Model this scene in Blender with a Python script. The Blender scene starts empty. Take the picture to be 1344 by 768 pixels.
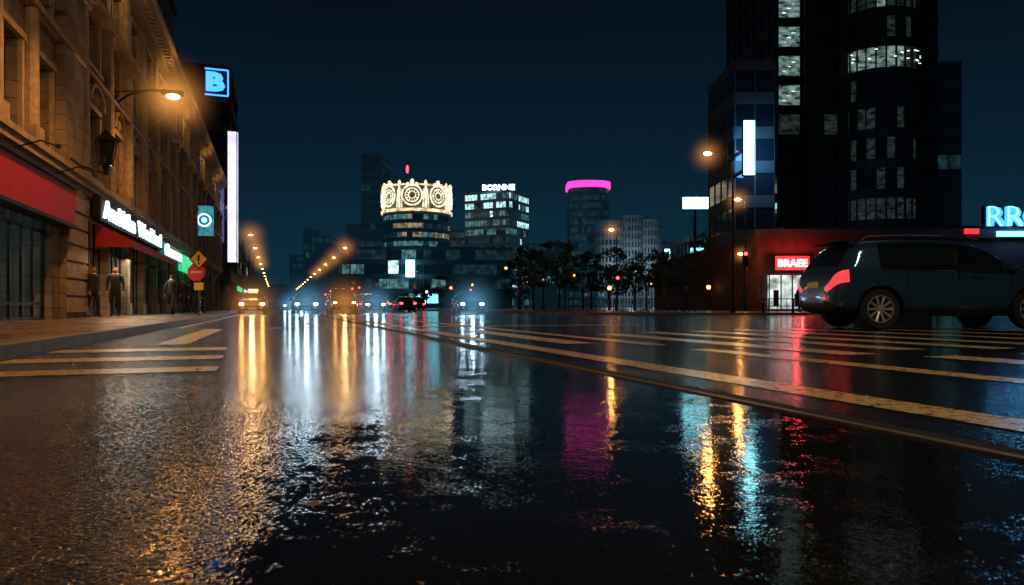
import bpy, math, random, bmesh
from mathutils import Vector, Matrix
R=math.radians
random.seed(7)
ROAD=R(19.09); CS=math.cos(ROAD); SN=math.sin(ROAD)
def rw(s,t,z=0.0): return (s*CS-t*SN, s*SN+t*CS, z)
COL=bpy.context.scene.collection

# ---------------------------------------------------------------- materials
def newmat(name):
    m=bpy.data.materials.new(name); m.use_nodes=True
    return m, m.node_tree.nodes, m.node_tree.links
def pm(name,col,rough=.6,metal=0,noise=0,scale=3,bump=0,coat=0):
    m,N,L=newmat(name); b=N['Principled BSDF']
    b.inputs['Roughness'].default_value=rough; b.inputs['Metallic'].default_value=metal
    b.inputs['Base Color'].default_value=(*col,1)
    b.inputs['Coat Weight'].default_value=coat; b.inputs['Coat Roughness'].default_value=.04
    if noise or bump:
        tc=N.new('ShaderNodeTexCoord'); n=N.new('ShaderNodeTexNoise'); n.inputs['Scale'].default_value=scale
        n.inputs['Detail'].default_value=5; n.inputs['Roughness'].default_value=.65
        L.new(tc.outputs['Object'],n.inputs['Vector'])
        if noise:
            cr=N.new('ShaderNodeMapRange'); cr.inputs[1].default_value=.25; cr.inputs[2].default_value=.75
            cr.inputs[3].default_value=1-noise; cr.inputs[4].default_value=1+noise
            L.new(n.outputs['Fac'],cr.inputs[0])
            mx=N.new('ShaderNodeVectorMath'); mx.operation='SCALE'; mx.inputs[0].default_value=col
            L.new(cr.outputs[0],mx.inputs['Scale']); L.new(mx.outputs[0],b.inputs['Base Color'])
        if bump:
            bp=N.new('ShaderNodeBump'); bp.inputs['Strength'].default_value=1; bp.inputs['Distance'].default_value=bump
            L.new(n.outputs['Fac'],bp.inputs['Height']); L.new(bp.outputs[0],b.inputs['Normal'])
    return m
def em(name,col,st,var=0,scale=1.5,vscale=(1,1,1)):
    m,N,L=newmat(name); b=N['Principled BSDF']
    b.inputs['Base Color'].default_value=(.02,.02,.02,1); b.inputs['Roughness'].default_value=.3
    b.inputs['Emission Color'].default_value=(*col,1); b.inputs['Emission Strength'].default_value=st
    if var:
        tc=N.new('ShaderNodeTexCoord'); mp=N.new('ShaderNodeMapping'); mp.inputs['Scale'].default_value=vscale
        n=N.new('ShaderNodeTexNoise'); n.inputs['Scale'].default_value=scale; n.inputs['Detail'].default_value=4
        r=N.new('ShaderNodeMapRange'); r.inputs[1].default_value=.35; r.inputs[2].default_value=.68
        r.inputs[3].default_value=st*(1-var); r.inputs[4].default_value=st*(1+var)
        L.new(tc.outputs['Object'],mp.inputs[0]); L.new(mp.outputs[0],n.inputs['Vector'])
        L.new(n.outputs['Fac'],r.inputs[0]); L.new(r.outputs[0],b.inputs['Emission Strength'])
    return m

def stone_mat(name,col,bw=1.1,bh=.42,mort=.012):
    m,N,L=newmat(name); b=N['Principled BSDF']; b.inputs['Roughness'].default_value=.75
    tc=N.new('ShaderNodeTexCoord'); sp=N.new('ShaderNodeSeparateXYZ'); cb=N.new('ShaderNodeCombineXYZ')
    L.new(tc.outputs['Object'],sp.inputs[0])
    ad=N.new('ShaderNodeMath'); ad.operation='ADD'; L.new(sp.outputs[0],ad.inputs[0]); L.new(sp.outputs[1],ad.inputs[1])
    L.new(ad.outputs[0],cb.inputs[0]); L.new(sp.outputs[2],cb.inputs[1])
    br=N.new('ShaderNodeTexBrick'); br.inputs['Scale'].default_value=1
    br.inputs['Brick Width'].default_value=bw; br.inputs['Row Height'].default_value=bh
    br.inputs['Mortar Size'].default_value=mort; br.inputs['Mortar Smooth'].default_value=.4
    br.inputs['Color1'].default_value=(*col,1); br.inputs['Color2'].default_value=(col[0]*.8,col[1]*.78,col[2]*.75,1)
    br.inputs['Mortar'].default_value=(col[0]*.35,col[1]*.35,col[2]*.35,1)
    L.new(cb.outputs[0],br.inputs['Vector'])
    n=N.new('ShaderNodeTexNoise'); n.inputs['Scale'].default_value=1.3; n.inputs['Detail'].default_value=6
    L.new(tc.outputs['Object'],n.inputs['Vector'])
    r=N.new('ShaderNodeMapRange'); r.inputs[1].default_value=.3; r.inputs[2].default_value=.7; r.inputs[3].default_value=.45; r.inputs[4].default_value=1.2
    L.new(n.outputs['Fac'],r.inputs[0])
    v=N.new('ShaderNodeVectorMath'); v.operation='SCALE'; L.new(br.outputs['Color'],v.inputs[0]); L.new(r.outputs[0],v.inputs['Scale'])
    L.new(v.outputs[0],b.inputs['Base Color'])
    bp=N.new('ShaderNodeBump'); bp.inputs['Distance'].default_value=.02; bp.invert=True
    L.new(br.outputs['Fac'],bp.inputs['Height']); 
    n2=N.new('ShaderNodeTexNoise'); n2.inputs['Scale'].default_value=25; L.new(tc.outputs['Object'],n2.inputs['Vector'])
    bp2=N.new('ShaderNodeBump'); bp2.inputs['Distance'].default_value=.008; L.new(n2.outputs['Fac'],bp2.inputs['Height'])
    L.new(bp.outputs[0],bp2.inputs['Normal']); L.new(bp2.outputs[0],b.inputs['Normal'])
    return m

def wet_road():
    m,N,L=newmat('wet_asphalt'); b=N['Principled BSDF']
    def math_(op,a=None,bb=None,c=None,clamp=False):
        n=N.new('ShaderNodeMath'); n.operation=op; n.use_clamp=clamp
        for i,v in enumerate((a,bb,c)):
            if v is None: continue
            if isinstance(v,(int,float)): n.inputs[i].default_value=v
            else: L.new(v,n.inputs[i])
        return n.outputs[0]
    tc=N.new('ShaderNodeTexCoord'); V=tc.outputs['Object']
    sp=N.new('ShaderNodeSeparateXYZ'); L.new(V,sp.inputs[0]); X,Y=sp.outputs[0],sp.outputs[1]
    def noise(sc,det=3,ro=.5,vec=V):
        n=N.new('ShaderNodeTexNoise'); n.inputs['Scale'].default_value=sc; n.inputs['Detail'].default_value=det; n.inputs['Roughness'].default_value=ro
        L.new(vec,n.inputs['Vector']); return n.outputs['Fac']
    n1c=math_('SUBTRACT',noise(.9,4,.6),.5)
    fine=math_('SUBTRACT',noise(13,3,.7),.5)
    # drained (coarse) part of the carriageway versus standing water
    a=math_('MULTIPLY_ADD',X,-1,-.33)
    a=math_('MULTIPLY_ADD',n1c,1.8,a)
    a=math_('MULTIPLY_ADD',fine,1.8,math_('MULTIPLY',a,1.9))
    m1=math_('MINIMUM',math_('MAXIMUM',a,0),1)
    far=math_('MULTIPLY_ADD',Y,.2,-.8,clamp=True)
    far=math_('MULTIPLY',far,math_('MULTIPLY_ADD',fine,.8,.28))
    x0=math_('MULTIPLY_ADD',Y,.346,X)
    rs=math_('MULTIPLY_ADD',n1c,.5,x0); rs=math_('SUBTRACT',rs,2.2); rs=math_('MULTIPLY',rs,20,clamp=True); rs=math_('MULTIPLY',rs,.5)
    mask=math_('MAXIMUM',m1,math_('MAXIMUM',far,rs))
    pr=math_('MULTIPLY_ADD',noise(.45,4,.65),6,-2.3,clamp=True)
    mask=math_('MULTIPLY',mask,math_('MULTIPLY_ADD',pr,.5,.5))
    speck=math_('MULTIPLY_ADD',noise(4,3,.7),3.5,-1.8,clamp=True)
    mask=math_('MAXIMUM',mask,math_('MULTIPLY_ADD',speck,.28,.02))
    nr=noise(6,4,.7)
    ro=math_('MULTIPLY_ADD',mask,.05,.035)
    ro=math_('MULTIPLY_ADD',math_('SUBTRACT',nr,.5),.07,ro)
    ro=math_('MAXIMUM',ro,.03)
    L.new(ro,b.inputs['Roughness'])
    c=math_('MULTIPLY_ADD',noise(140,2,.7),.034,.004)
    c=math_('MULTIPLY',c,math_('MULTIPLY_ADD',mask,.6,.4))
    cb=N.new('ShaderNodeCombineColor'); L.new(c,cb.inputs[0]); L.new(c,cb.inputs[1]); L.new(math_('MULTIPLY',c,1.08),cb.inputs[2])
    L.new(cb.outputs[0],b.inputs['Base Color'])
    b.inputs['IOR'].default_value=1.42
    def grains(scale,k,gate):
        vo=N.new('ShaderNodeTexVoronoi'); vo.inputs['Scale'].default_value=scale; vo.voronoi_dimensions='2D'; L.new(V,vo.inputs['Vector'])
        sc_=N.new('ShaderNodeSeparateColor'); L.new(vo.outputs['Color'],sc_.inputs[0])
        g=math_('MULTIPLY_ADD',sc_.outputs[0],3,-3*gate,clamp=True)
        d=math_('MAXIMUM',math_('SUBTRACT',.55,vo.outputs['Distance']),0)
        d=math_('MULTIPLY',math_('MULTIPLY',d,math_('MINIMUM',math_('MULTIPLY',d,3),1)),g)
        return math_('MULTIPLY',d,k)
    gr=math_('ADD',grains(66,.0115,.3),grains(140,.0040,.25))
    h=math_('MULTIPLY',gr,mask)
    mid=math_('MULTIPLY',math_('MULTIPLY',noise(42,3,.6),mask),.0018)
    rip=math_('MULTIPLY',noise(11,2,.5),.00075)
    mp=N.new('ShaderNodeMapping'); mp.inputs['Scale'].default_value=(1,2.3,1); L.new(V,mp.inputs[0])
    rip2=math_('MULTIPLY',noise(34,2,.5,mp.outputs[0]),.0004)
    big=math_('MULTIPLY',noise(1.6,1),.003)
    H=math_('ADD',math_('ADD',h,mid),math_('ADD',math_('ADD',rip,rip2),big))
    bp=N.new('ShaderNodeBump'); bp.inputs['Distance'].default_value=1; bp.inputs['Strength'].default_value=1
    L.new(H,bp.inputs['Height']); L.new(bp.outputs[0],b.inputs['Normal'])
    return m

def paint_mat(name,col):
    m,N,L=newmat(name); b=N['Principled BSDF']
    tc=N.new('ShaderNodeTexCoord')
    n=N.new('ShaderNodeTexNoise'); n.inputs['Scale'].default_value=14; n.inputs['Detail'].default_value=8; n.inputs['Roughness'].default_value=.8
    L.new(tc.outputs['Object'],n.inputs['Vector'])
    r=N.new('ShaderNodeValToRGB'); r.color_ramp.elements[0].position=.40; r.color_ramp.elements[0].color=(.05,.045,.035,1)
    r.color_ramp.elements[1].position=.50; r.color_ramp.elements[1].color=(*col,1)
    L.new(n.outputs['Fac'],r.inputs[0]); L.new(r.outputs[0],b.inputs['Base Color'])
    n2=N.new('ShaderNodeTexNoise'); n2.inputs['Scale'].default_value=80; n2.inputs['Detail'].default_value=3
    L.new(tc.outputs['Object'],n2.inputs['Vector'])
    bp=N.new('ShaderNodeBump'); bp.inputs['Distance'].default_value=.0016; L.new(n2.outputs['Fac'],bp.inputs['Height']); L.new(bp.outputs[0],b.inputs['Normal'])
    b.inputs['Roughness'].default_value=.22
    return m

M={}
M['road']=wet_road()
M['ground']=pm('ground_dark',(.04,.04,.04),.6,noise=.3)
M['line']=paint_mat('road_paint_yellow',(.80,.60,.30))
M['linew']=paint_mat('road_paint_cream',(.82,.74,.54))
def paving():
    m,N,L=newmat('paving_slabs'); b=N['Principled BSDF']
    tc=N.new('ShaderNodeTexCoord'); br=N.new('ShaderNodeTexBrick'); br.inputs['Scale'].default_value=1
    br.inputs['Brick Width'].default_value=.6; br.inputs['Row Height'].default_value=.3; br.inputs['Mortar Size'].default_value=.008
    br.inputs['Color1'].default_value=(.16,.105,.075,1); br.inputs['Color2'].default_value=(.11,.078,.056,1); br.inputs['Mortar'].default_value=(.03,.025,.02,1)
    L.new(tc.outputs['Object'],br.inputs['Vector']); L.new(br.outputs['Color'],b.inputs['Base Color'])
    n=N.new('ShaderNodeTexNoise'); n.inputs['Scale'].default_value=1.5; n.inputs['Detail'].default_value=6; L.new(tc.outputs['Object'],n.inputs['Vector'])
    r=N.new('ShaderNodeMapRange'); r.inputs[1].default_value=.35; r.inputs[2].default_value=.65; r.inputs[3].default_value=.2; r.inputs[4].default_value=.5
    L.new(n.outputs['Fac'],r.inputs[0]); L.new(r.outputs[0],b.inputs['Roughness'])
    bp=N.new('ShaderNodeBump'); bp.invert=True; bp.inputs['Distance'].default_value=.004; L.new(br.outputs['Fac'],bp.inputs['Height'])
    n2=N.new('ShaderNodeTexNoise'); n2.inputs['Scale'].default_value=40; L.new(tc.outputs['Object'],n2.inputs['Vector'])
    bp2=N.new('ShaderNodeBump'); bp2.inputs['Distance'].default_value=.003; L.new(n2.outputs['Fac'],bp2.inputs['Height']); L.new(bp.outputs[0],bp2.inputs['Normal']); L.new(bp2.outputs[0],b.inputs['Normal'])
    return m
M['pave']=paving()
M['kerb']=pm('kerb_granite',(.13,.12,.11),.45,noise=.3,scale=12,bump=.003)
M['stone']=stone_mat('sandstone',(.33,.26,.19))
M['stone2']=pm('sandstone_trim',(.36,.28,.20),.7,noise=.4,scale=4,bump=.01)
M['dark']=pm('dark_metal',(.02,.02,.022),.45,.6)
M['black']=pm('black_matte',(.012,.012,.014),.7)
M['glass']=pm('dark_window_glass',(.01,.014,.018),.06)
M['dwall']=pm('dark_concrete',(.045,.05,.055),.7,noise=.3,scale=.6)
M['dwall2']=pm('blue_concrete',(.09,.11,.13),.7,noise=.3,scale=.6)
M['lwall']=pm('light_concrete',(.34,.35,.35),.7,noise=.2,scale=.6)
M['brick']=stone_mat('red_brick',(.12,.05,.04),.25,.08,.008)
M['redcloth']=pm('red_awning_cloth',(.5,.015,.02),.6,noise=.15,scale=5)
M['redpanel']=pm('red_fascia',(.5,.012,.016),.5,noise=.15,scale=3)
M['amber']=em('sodium_lens',(1,.42,.09),60)
M['amber_s']=em('sodium_lens_far',(1,.36,.06),34)
M['amber_xs']=em('sodium_globe',(1,.42,.12),6)
M['hl']=em('headlight_white',(.6,.85,1),42)
M['hlw']=em('headlight_warm',(1,.5,.13),40)
M['tail']=em('tail_light_red',(1,.03,.04),2.0)
M['tailb']=em('tail_light_bright',(1,.04,.05),9)
M['tailg']=em('tail_light_soft',(1,.03,.05),.9,var=.6,scale=14)
M['white_s']=em('sign_white',(.72,.95,1),4.5)
M['cyan']=em('sign_cyan',(.2,.8,1),3)
M['cyanb']=em('sign_cyan_bright',(.3,.86,1),6)
M['blue']=em('sign_blue',(.05,.3,1),2.4)
M['lav']=em('sign_lavender',(.55,.52,1),1.6)
M['lavw']=em('sign_lavender_pale',(.76,.72,1),1.5,var=.25,scale=.5)
M['lavd']=em('sign_lavender_dim',(.16,.16,.5),.45)
M['teal']=em('sign_teal',(.08,.5,.6),.5,var=.5,scale=2)
M['green']=em('sign_green',(.02,.8,.3),.9,var=.3)
M['greend']=em('sign_green_dim',(.02,.4,.25),.3)
M['red']=em('sign_red',(1,.025,.035),2.0)
M['redb']=em('sign_red_bright',(1,.3,.26),5)
M['mag']=em('sign_magenta',(1,.04,.42),3)
M['crown']=em('ornament_painted_glow',(1,.84,.56),2.0,var=.6,scale=.8)  # crown glows by itself: floodlighting painted in as emission, no lamps aimed at it
M['crownb']=em('cornice_painted_glow',(1,.75,.4),1.6,var=.6,scale=.6)
M['crownd']=em('crown_wall_painted_glow',(.5,.45,.32),.16,var=.7,scale=.6)
M['w_teal']=em('lit_window_teal',(.25,.62,.66),.3,var=.85,scale=.7)
M['w_dim']=em('lit_window_dim',(.10,.30,.36),.07,var=.85,scale=.6)
M['w_warm']=em('lit_window_warm',(.9,.72,.4),.32,var=.85,scale=.8)
M['w_bri']=em('lit_window_bright',(.5,.9,.9),1.8,var=.75,scale=.9)
M['w_off']=em('lit_office_window',(.5,.75,.68),.24,var=.95,scale=1.3,vscale=(1,1,2.5))
M['w_off2']=em('lit_office_window_dim',(.3,.45,.42),.04,var=.9,scale=1.3,vscale=(1,1,2.5))
M['w_lum']=em('ceiling_luminaire',(.8,1,.95),1.8)
M['shop_t']=em('shop_interior_teal',(.16,.5,.55),.16,var=.95,scale=2.2)
M['shop_w']=em('shop_interior_warm',(1,.55,.25),.5,var=.85,scale=1.6)
M['shop_c']=em('shop_interior_cool',(.3,.8,.85),.42,var=.85,scale=1.8)
M['shop_b']=em('shop_interior_white',(.85,1,.95),.7,var=.7,scale=1.2)
M['leaf']=pm('foliage',(.045,.07,.035),.7,noise=.5,scale=2)
M['bark']=pm('bark',(.06,.045,.035),.8,noise=.3,scale=8)
M['paint_suv']=pm('car_paint_dark_teal',(.025,.075,.125),.28,.3,coat=1)
M['paint_w']=pm('car_paint_silver',(.3,.32,.34),.3,.6,coat=1)
M['paint_y']=pm('car_paint_taxi',(.5,.24,.04),.3,.2,coat=1)
M['paint_b']=pm('car_paint_black',(.03,.032,.04),.25,.4,coat=1)
M['carglass']=pm('car_glass',(.008,.012,.014),.04,coat=.5)
M['tyre']=pm('tyre_rubber',(.02,.02,.02),.75,bump=.002,scale=60)
M['rim']=pm('alloy_rim',(.6,.62,.63),.35,.6)
M['chrome']=pm('chrome',(.7,.72,.74),.15,1)
M['plate']=pm('number_plate',(.6,.6,.55),.4)
M['yellow']=pm('sign_face_yellow',(.85,.55,.03),.4)
M['redface']=pm('sign_face_red',(.7,.02,.02),.4)
M['jacket']=pm('cloth_navy',(.02,.022,.035),.85,noise=.3,scale=20)
M['jacket2']=pm('cloth_charcoal',(.03,.027,.027),.85,noise=.3,scale=20)
M['trouser']=pm('cloth_black',(.014,.014,.018),.85)
M['skin']=pm('skin',(.4,.25,.18),.6)
M['hair']=pm('hair',(.02,.015,.012),.6)
M['leafd']=pm('wet_leaf',(.12,.08,.04),.25)

# ---------------------------------------------------------------- mesh builder
class MB:
    def __init__(s): s.v=[];s.f=[];s.m=[];s.ml=[]
    def mi(s,k):
        if k not in s.ml: s.ml.append(k)
        return s.ml.index(k)
    def face(s,pts,k):
        b=len(s.v); s.v+=[tuple(p) for p in pts]; s.f.append(tuple(range(b,b+len(pts)))); s.m.append(s.mi(k))
    def box(s,x0,x1,y0,y1,z0,z1,k):
        b=len(s.v); s.v+=[(x0,y0,z0),(x1,y0,z0),(x1,y1,z0),(x0,y1,z0),(x0,y0,z1),(x1,y0,z1),(x1,y1,z1),(x0,y1,z1)]
        for q in ((0,3,2,1),(4,5,6,7),(0,1,5,4),(1,2,6,5),(2,3,7,6),(3,0,4,7)):
            s.f.append(tuple(b+i for i in q)); s.m.append(s.mi(k))
    def prism(s,pts,z0,z1,k,kt=None):
        n=len(pts); b=len(s.v); s.v+=[(p[0],p[1],z0) for p in pts]+[(p[0],p[1],z1) for p in pts]
        for i in range(n):
            j=(i+1)%n; s.f.append((b+i,b+j,b+n+j,b+n+i)); s.m.append(s.mi(k))
        s.f.append(tuple(b+n+i for i in range(n))); s.m.append(s.mi(kt or k))
        s.f.append(tuple(b+n-1-i for i in range(n))); s.m.append(s.mi(kt or k))
    def obox(s,p,q,o0,o1,z0,z1,k):
        d=Vector((q[0]-p[0],q[1]-p[1])); d.normalize(); n=Vector((d.y,-d.x))
        a=[(p[0]+n.x*o0,p[1]+n.y*o0),(p[0]+n.x*o1,p[1]+n.y*o1),(q[0]+n.x*o1,q[1]+n.y*o1),(q[0]+n.x*o0,q[1]+n.y*o0)]
        s.prism(a,z0,z1,k)
    def cyl(s,p0,p1,r0,r1,k,n=12):
        p0=Vector(p0);p1=Vector(p1); d=(p1-p0).normalized(); a=d.orthogonal().normalized(); c=d.cross(a)
        b=len(s.v)
        for P,r in((p0,r0),(p1,r1)):
            for i in range(n):
                t=2*math.pi*i/n; s.v.append(tuple(P+a*(math.cos(t)*r)+c*(math.sin(t)*r)))
        for i in range(n):
            j=(i+1)%n; s.f.append((b+i,b+j,b+n+j,b+n+i)); s.m.append(s.mi(k))
        s.f.append(tuple(b+n-1-i for i in range(n))); s.m.append(s.mi(k))
        s.f.append(tuple(b+n+i for i in range(n))); s.m.append(s.mi(k))
    def tube(s,pts,r,k,n=8):
        for a,b in zip(pts[:-1],pts[1:]): s.cyl(a,b,r,r,k,n)
    def ell(s,c,rx,ry,rz,k,n=12,h=8):
        b=len(s.v)
        for i in range(1,h):
            ph=math.pi*i/h
            for j in range(n):
                th=2*math.pi*j/n; s.v.append((c[0]+rx*math.sin(ph)*math.cos(th),c[1]+ry*math.sin(ph)*math.sin(th),c[2]+rz*math.cos(ph)))
        t=len(s.v); s.v.append((c[0],c[1],c[2]+rz)); s.v.append((c[0],c[1],c[2]-rz))
        for i in range(h-2):
            for j in range(n):
                j2=(j+1)%n; s.f.append((b+i*n+j,b+(i+1)*n+j,b+(i+1)*n+j2,b+i*n+j2)); s.m.append(s.mi(k))
        for j in range(n):
            j2=(j+1)%n
            s.f.append((t,b+j,b+j2)); s.m.append(s.mi(k))
            s.f.append((t+1,b+(h-2)*n+j2,b+(h-2)*n+j)); s.m.append(s.mi(k))
    def lathe_y(s,c,prof,k,n=28):
        b=len(s.v); m=len(prof)
        for i in range(n):
            t=2*math.pi*i/n
            for r,y in prof: s.v.append((c[0]+r*math.cos(t),c[1]+y,c[2]+r*math.sin(t)))
        for i in range(n):
            i2=(i+1)%n
            for j in range(m-1):
                s.f.append((b+i*m+j,b+i*m+j+1,b+i2*m+j+1,b+i2*m+j)); s.m.append(s.mi(k))
    def obj(s,name,parent=None,rot=0,loc=(0,0,0),smooth=False):
        me=bpy.data.meshes.new(name); me.from_pydata(s.v,[],s.f); me.update()
        for k in s.ml: me.materials.append(M[k])
        me.polygons.foreach_set('material_index',s.m)
        if smooth: me.polygons.foreach_set('use_smooth',[True]*len(s.f))
        o=bpy.data.objects.new(name,me); COL.objects.link(o)
        if parent: o.parent=parent
        o.location=loc; o.rotation_euler=(0,0,rot); return o

def empty(name,loc=(0,0,0),rot=0):
    o=bpy.data.objects.new(name,None); COL.objects.link(o); o.location=loc; o.rotation_euler=(0,0,rot); o.empty_display_size=.2; return o
def text(body,W,H,k,name,parent,loc,rot=(R(90),0,0),ext=.04,off=.02):
    cu=bpy.data.curves.new(name,'FONT'); cu.body=body; cu.size=1; cu.extrude=.02; cu.offset=off; cu.resolution_u=2
    o=bpy.data.objects.new(name+'_c',cu); COL.objects.link(o)
    dg=bpy.context.evaluated_depsgraph_get(); dg.update()
    me=bpy.data.meshes.new_from_object(o.evaluated_get(dg)); bpy.data.objects.remove(o)
    xs=[v.co.x for v in me.vertices]; ys=[v.co.y for v in me.vertices]
    sx=W/(max(xs)-min(xs)); sy=H/(max(ys)-min(ys)); x0=min(xs); y0=min(ys)
    for v in me.vertices: v.co=Vector(((v.co.x-x0)*sx,(v.co.y-y0)*sy,v.co.z/.02*ext))
    me.materials.clear(); me.materials.append(M[k])
    for p in me.polygons: p.material_index=0
    t=bpy.data.objects.new(name,me); COL.objects.link(t); t.location=loc; t.rotation_euler=rot
    if parent: t.parent=parent
    return t
def light(kind,name,parent,loc,col,e,size=.1,rot=None,spot=None,blend=.6):
    l=bpy.data.lights.new(name,kind); l.color=col; l.energy=e
    if kind=='AREA': l.size=size
    else: l.shadow_soft_size=size
    if kind=='SPOT': l.spot_size=spot; l.spot_blend=blend
    o=bpy.data.objects.new(name,l); COL.objects.link(o); o.location=loc
    if rot: o.rotation_euler=rot
    if parent: o.parent=parent
    return o
_h={}
def halo(parent,loc,r,col,st,name='painted_mist_glow'):  # emitting sphere paints the glow around a lamp; no fog scatters it
    key=(r,col,st)
    if key not in _h:
        m,N,L=newmat(name); N.remove(N['Principled BSDF']); out=N['Material Output']
        tc=N.new('ShaderNodeTexCoord'); ln=N.new('ShaderNodeVectorMath'); ln.operation='LENGTH'; L.new(tc.outputs['Object'],ln.inputs[0])
        mr=N.new('ShaderNodeMapRange'); mr.inputs[1].default_value=0; mr.inputs[2].default_value=r; mr.inputs[3].default_value=1; mr.inputs[4].default_value=0
        L.new(ln.outputs['Value'],mr.inputs[0]); pw=N.new('ShaderNodeMath'); pw.operation='POWER'; pw.inputs[1].default_value=4; L.new(mr.outputs[0],pw.inputs[0])
        ml=N.new('ShaderNodeMath'); ml.operation='MULTIPLY'; ml.inputs[1].default_value=st/r; L.new(pw.outputs[0],ml.inputs[0])
        e=N.new('ShaderNodeEmission'); e.inputs[0].default_value=(*col,1); L.new(ml.outputs[0],e.inputs[1]); L.new(e.outputs[0],out.inputs['Volume'])
        try: m.cycles.volume_step_rate=3.0
        except Exception: pass
        k='_h%d'%len(_h); M[k]=m
        b=MB(); b.ell((0,0,0),r,r,r,k,12,8)
        me=bpy.data.meshes.new(name); me.from_pydata(b.v,[],b.f); me.materials.append(m); _h[key]=me
    o=bpy.data.objects.new(name,_h[key]); COL.objects.link(o); o.location=loc
    if parent: o.parent=parent
    return o
AMB=(1,.42,.1)

# ---------------------------------------------------------------- world, camera
sc=bpy.context.scene
w=bpy.data.worlds.new('World'); sc.world=w; w.use_nodes=True; N=w.node_tree.nodes; L=w.node_tree.links
bg=N['Background']; tc=N.new('ShaderNodeTexCoord'); sp=N.new('ShaderNodeSeparateXYZ'); L.new(tc.outputs['Generated'],sp.inputs[0])
cr=N.new('ShaderNodeValToRGB'); E=cr.color_ramp.elements
E[0].position=0; E[0].color=(.0036,.024,.046,1); E[1].position=1; E[1].color=(.0008,.0024,.0055,1)
e=E.new(.08); e.color=(.0024,.0165,.034,1); e=E.new(.2); e.color=(.0015,.0085,.0190,1); e=E.new(.42); e.color=(.0011,.0043,.0100,1)
nz=N.new('ShaderNodeTexNoise'); nz.inputs['Scale'].default_value=2.2; nz.inputs['Detail'].default_value=4; L.new(tc.outputs['Generated'],nz.inputs['Vector'])
ma=N.new('ShaderNodeMath'); ma.operation='MULTIPLY_ADD'; ma.inputs[1].default_value=.1; L.new(nz.outputs['Fac'],ma.inputs[0]); 
ab=N.new('ShaderNodeMath'); ab.operation='ABSOLUTE'; L.new(sp.outputs[2],ab.inputs[0])
sb=N.new('ShaderNodeMath'); sb.operation='SUBTRACT'; sb.inputs[1].default_value=.05; L.new(ab.outputs[0],sb.inputs[0]); L.new(sb.outputs[0],ma.inputs[2])
L.new(ma.outputs[0],cr.inputs[0]); L.new(cr.outputs[0],bg.inputs[0]); bg.inputs[1].default_value=1
sk=N.new('ShaderNodeTexSky'); sk.sky_type='NISHITA'; sk.sun_disc=False; sk.sun_elevation=R(2); sk.sun_rotation=R(200)
b2=N.new('ShaderNodeBackground'); b2.inputs[1].default_value=.0006; L.new(sk.outputs[0],b2.inputs[0])
ads=N.new('ShaderNodeAddShader'); L.new(bg.outputs[0],ads.inputs[0]); L.new(b2.outputs[0],ads.inputs[1]); L.new(ads.outputs[0],N['World Output'].inputs[0])

cam=bpy.data.cameras.new('camera'); co=bpy.data.objects.new('camera',cam); COL.objects.link(co); sc.camera=co
co.location=(0,0,.45); co.rotation_euler=(R(90),0,0); cam.lens=24; cam.sensor_width=36; cam.shift_y=.01414
cam.clip_end=3000; cam.clip_start=.02
cam.dof.use_dof=True; cam.dof.focus_distance=7; cam.dof.aperture_fstop=5.6
sc.view_settings.view_transform='Standard'; sc.view_settings.look='None'; sc.view_settings.exposure=0

# haze over the far city, its lit glow painted in as emission, with absorption
m,N,L=newmat('glowing_city_mist'); N.remove(N['Principled BSDF']); out=N['Material Output']
va=N.new('ShaderNodeVolumeAbsorption'); va.inputs['Density'].default_value=.0028; va.inputs['Color'].default_value=(0,0,0,1)
ve=N.new('ShaderNodeEmission'); ve.inputs[0].default_value=(.0036,.0245,.043,1); ve.inputs[1].default_value=.0028
vs_=N.new('ShaderNodeAddShader'); L.new(va.outputs[0],vs_.inputs[0]); L.new(ve.outputs[0],vs_.inputs[1]); L.new(vs_.outputs[0],out.inputs['Volume'])
M['mist']=m
b=MB(); b.box(-700,700,98,1400,.3,45,'mist'); b.obj('glowing_city_mist')

# ---------------------------------------------------------------- ground
b=MB(); b.face([(-1500,-200,-.012),(1500,-200,-.012),(1500,2000,-.012),(-1500,2000,-.012)],'ground'); b.obj('ground')
b=MB(); P=[rw(-2.2,-30),rw(140,-30),rw(140,700),rw(-2.2,700)]; b.face(P,'road'); b.obj('road')
b=MB(); b.box(-60,-2.36,-30,700,-.01,.12,'pave'); b.obj('pavement',rot=ROAD)
b=MB()
t=-30
while t<200:
    b.box(-2.355,-2.2,t,t+.985,-.01,.122,'kerb'); t+=1
b.box(-2.355,-2.2,200,700,-.01,.122,'kerb'); b.obj('kerb',rot=ROAD)
A=(4.3,39.6);B=(95,36);C=(95,500);D=rw(17,500)[:2]
b=MB(); b.prism([A,B,C,D],-.01,.12,'pave'); 
b.obox((4.3,39.45),(95,35.85),0,.15,-.01,.125,'kerb'); b.obj('pavement')
b=MB(); b.box(9.3,10.3,58,420,-.01,.16,'kerb'); b.obj('median_kerb',rot=ROAD)
b=MB(); z=.004
def strip(s0,s1,t0,t1,k): b.face([(s0,t0,z),(s1,t0,z),(s1,t1,z),(s0,t1,z)],k)
strip(2.53,2.80,-2,48,'line'); strip(4.12,4.38,1.2,6.2,'line'); strip(4.12,4.38,7.0,30,'line')
for i,(s0,t0,t1) in enumerate([(3.3,7.6,12.5),(5.0,5.0,10.2),(5.5,2.6,4.6),(6.1,5.4,10.8),(6.7,3.0,4.6),(7.2,5.2,10.9),(8.4,5.2,11.3),(9.8,5.6,11.6),(11.3,6,12),(13,6,12)]):
    strip(s0,s0+.42,t0,t1,'linew')
for (t0,t1,sa,sb_) in ((5.2,5.6,-2.1,-.40),(6.4,6.85,-2.1,-.45),(7.7,8.2,-2.1,-.5)): strip(sa,sb_,t0,t1,'line')
strip(-1.35,-1.0,9.0,15,'linew')
strip(-2.0,-1.85,16,120,'line')
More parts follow.
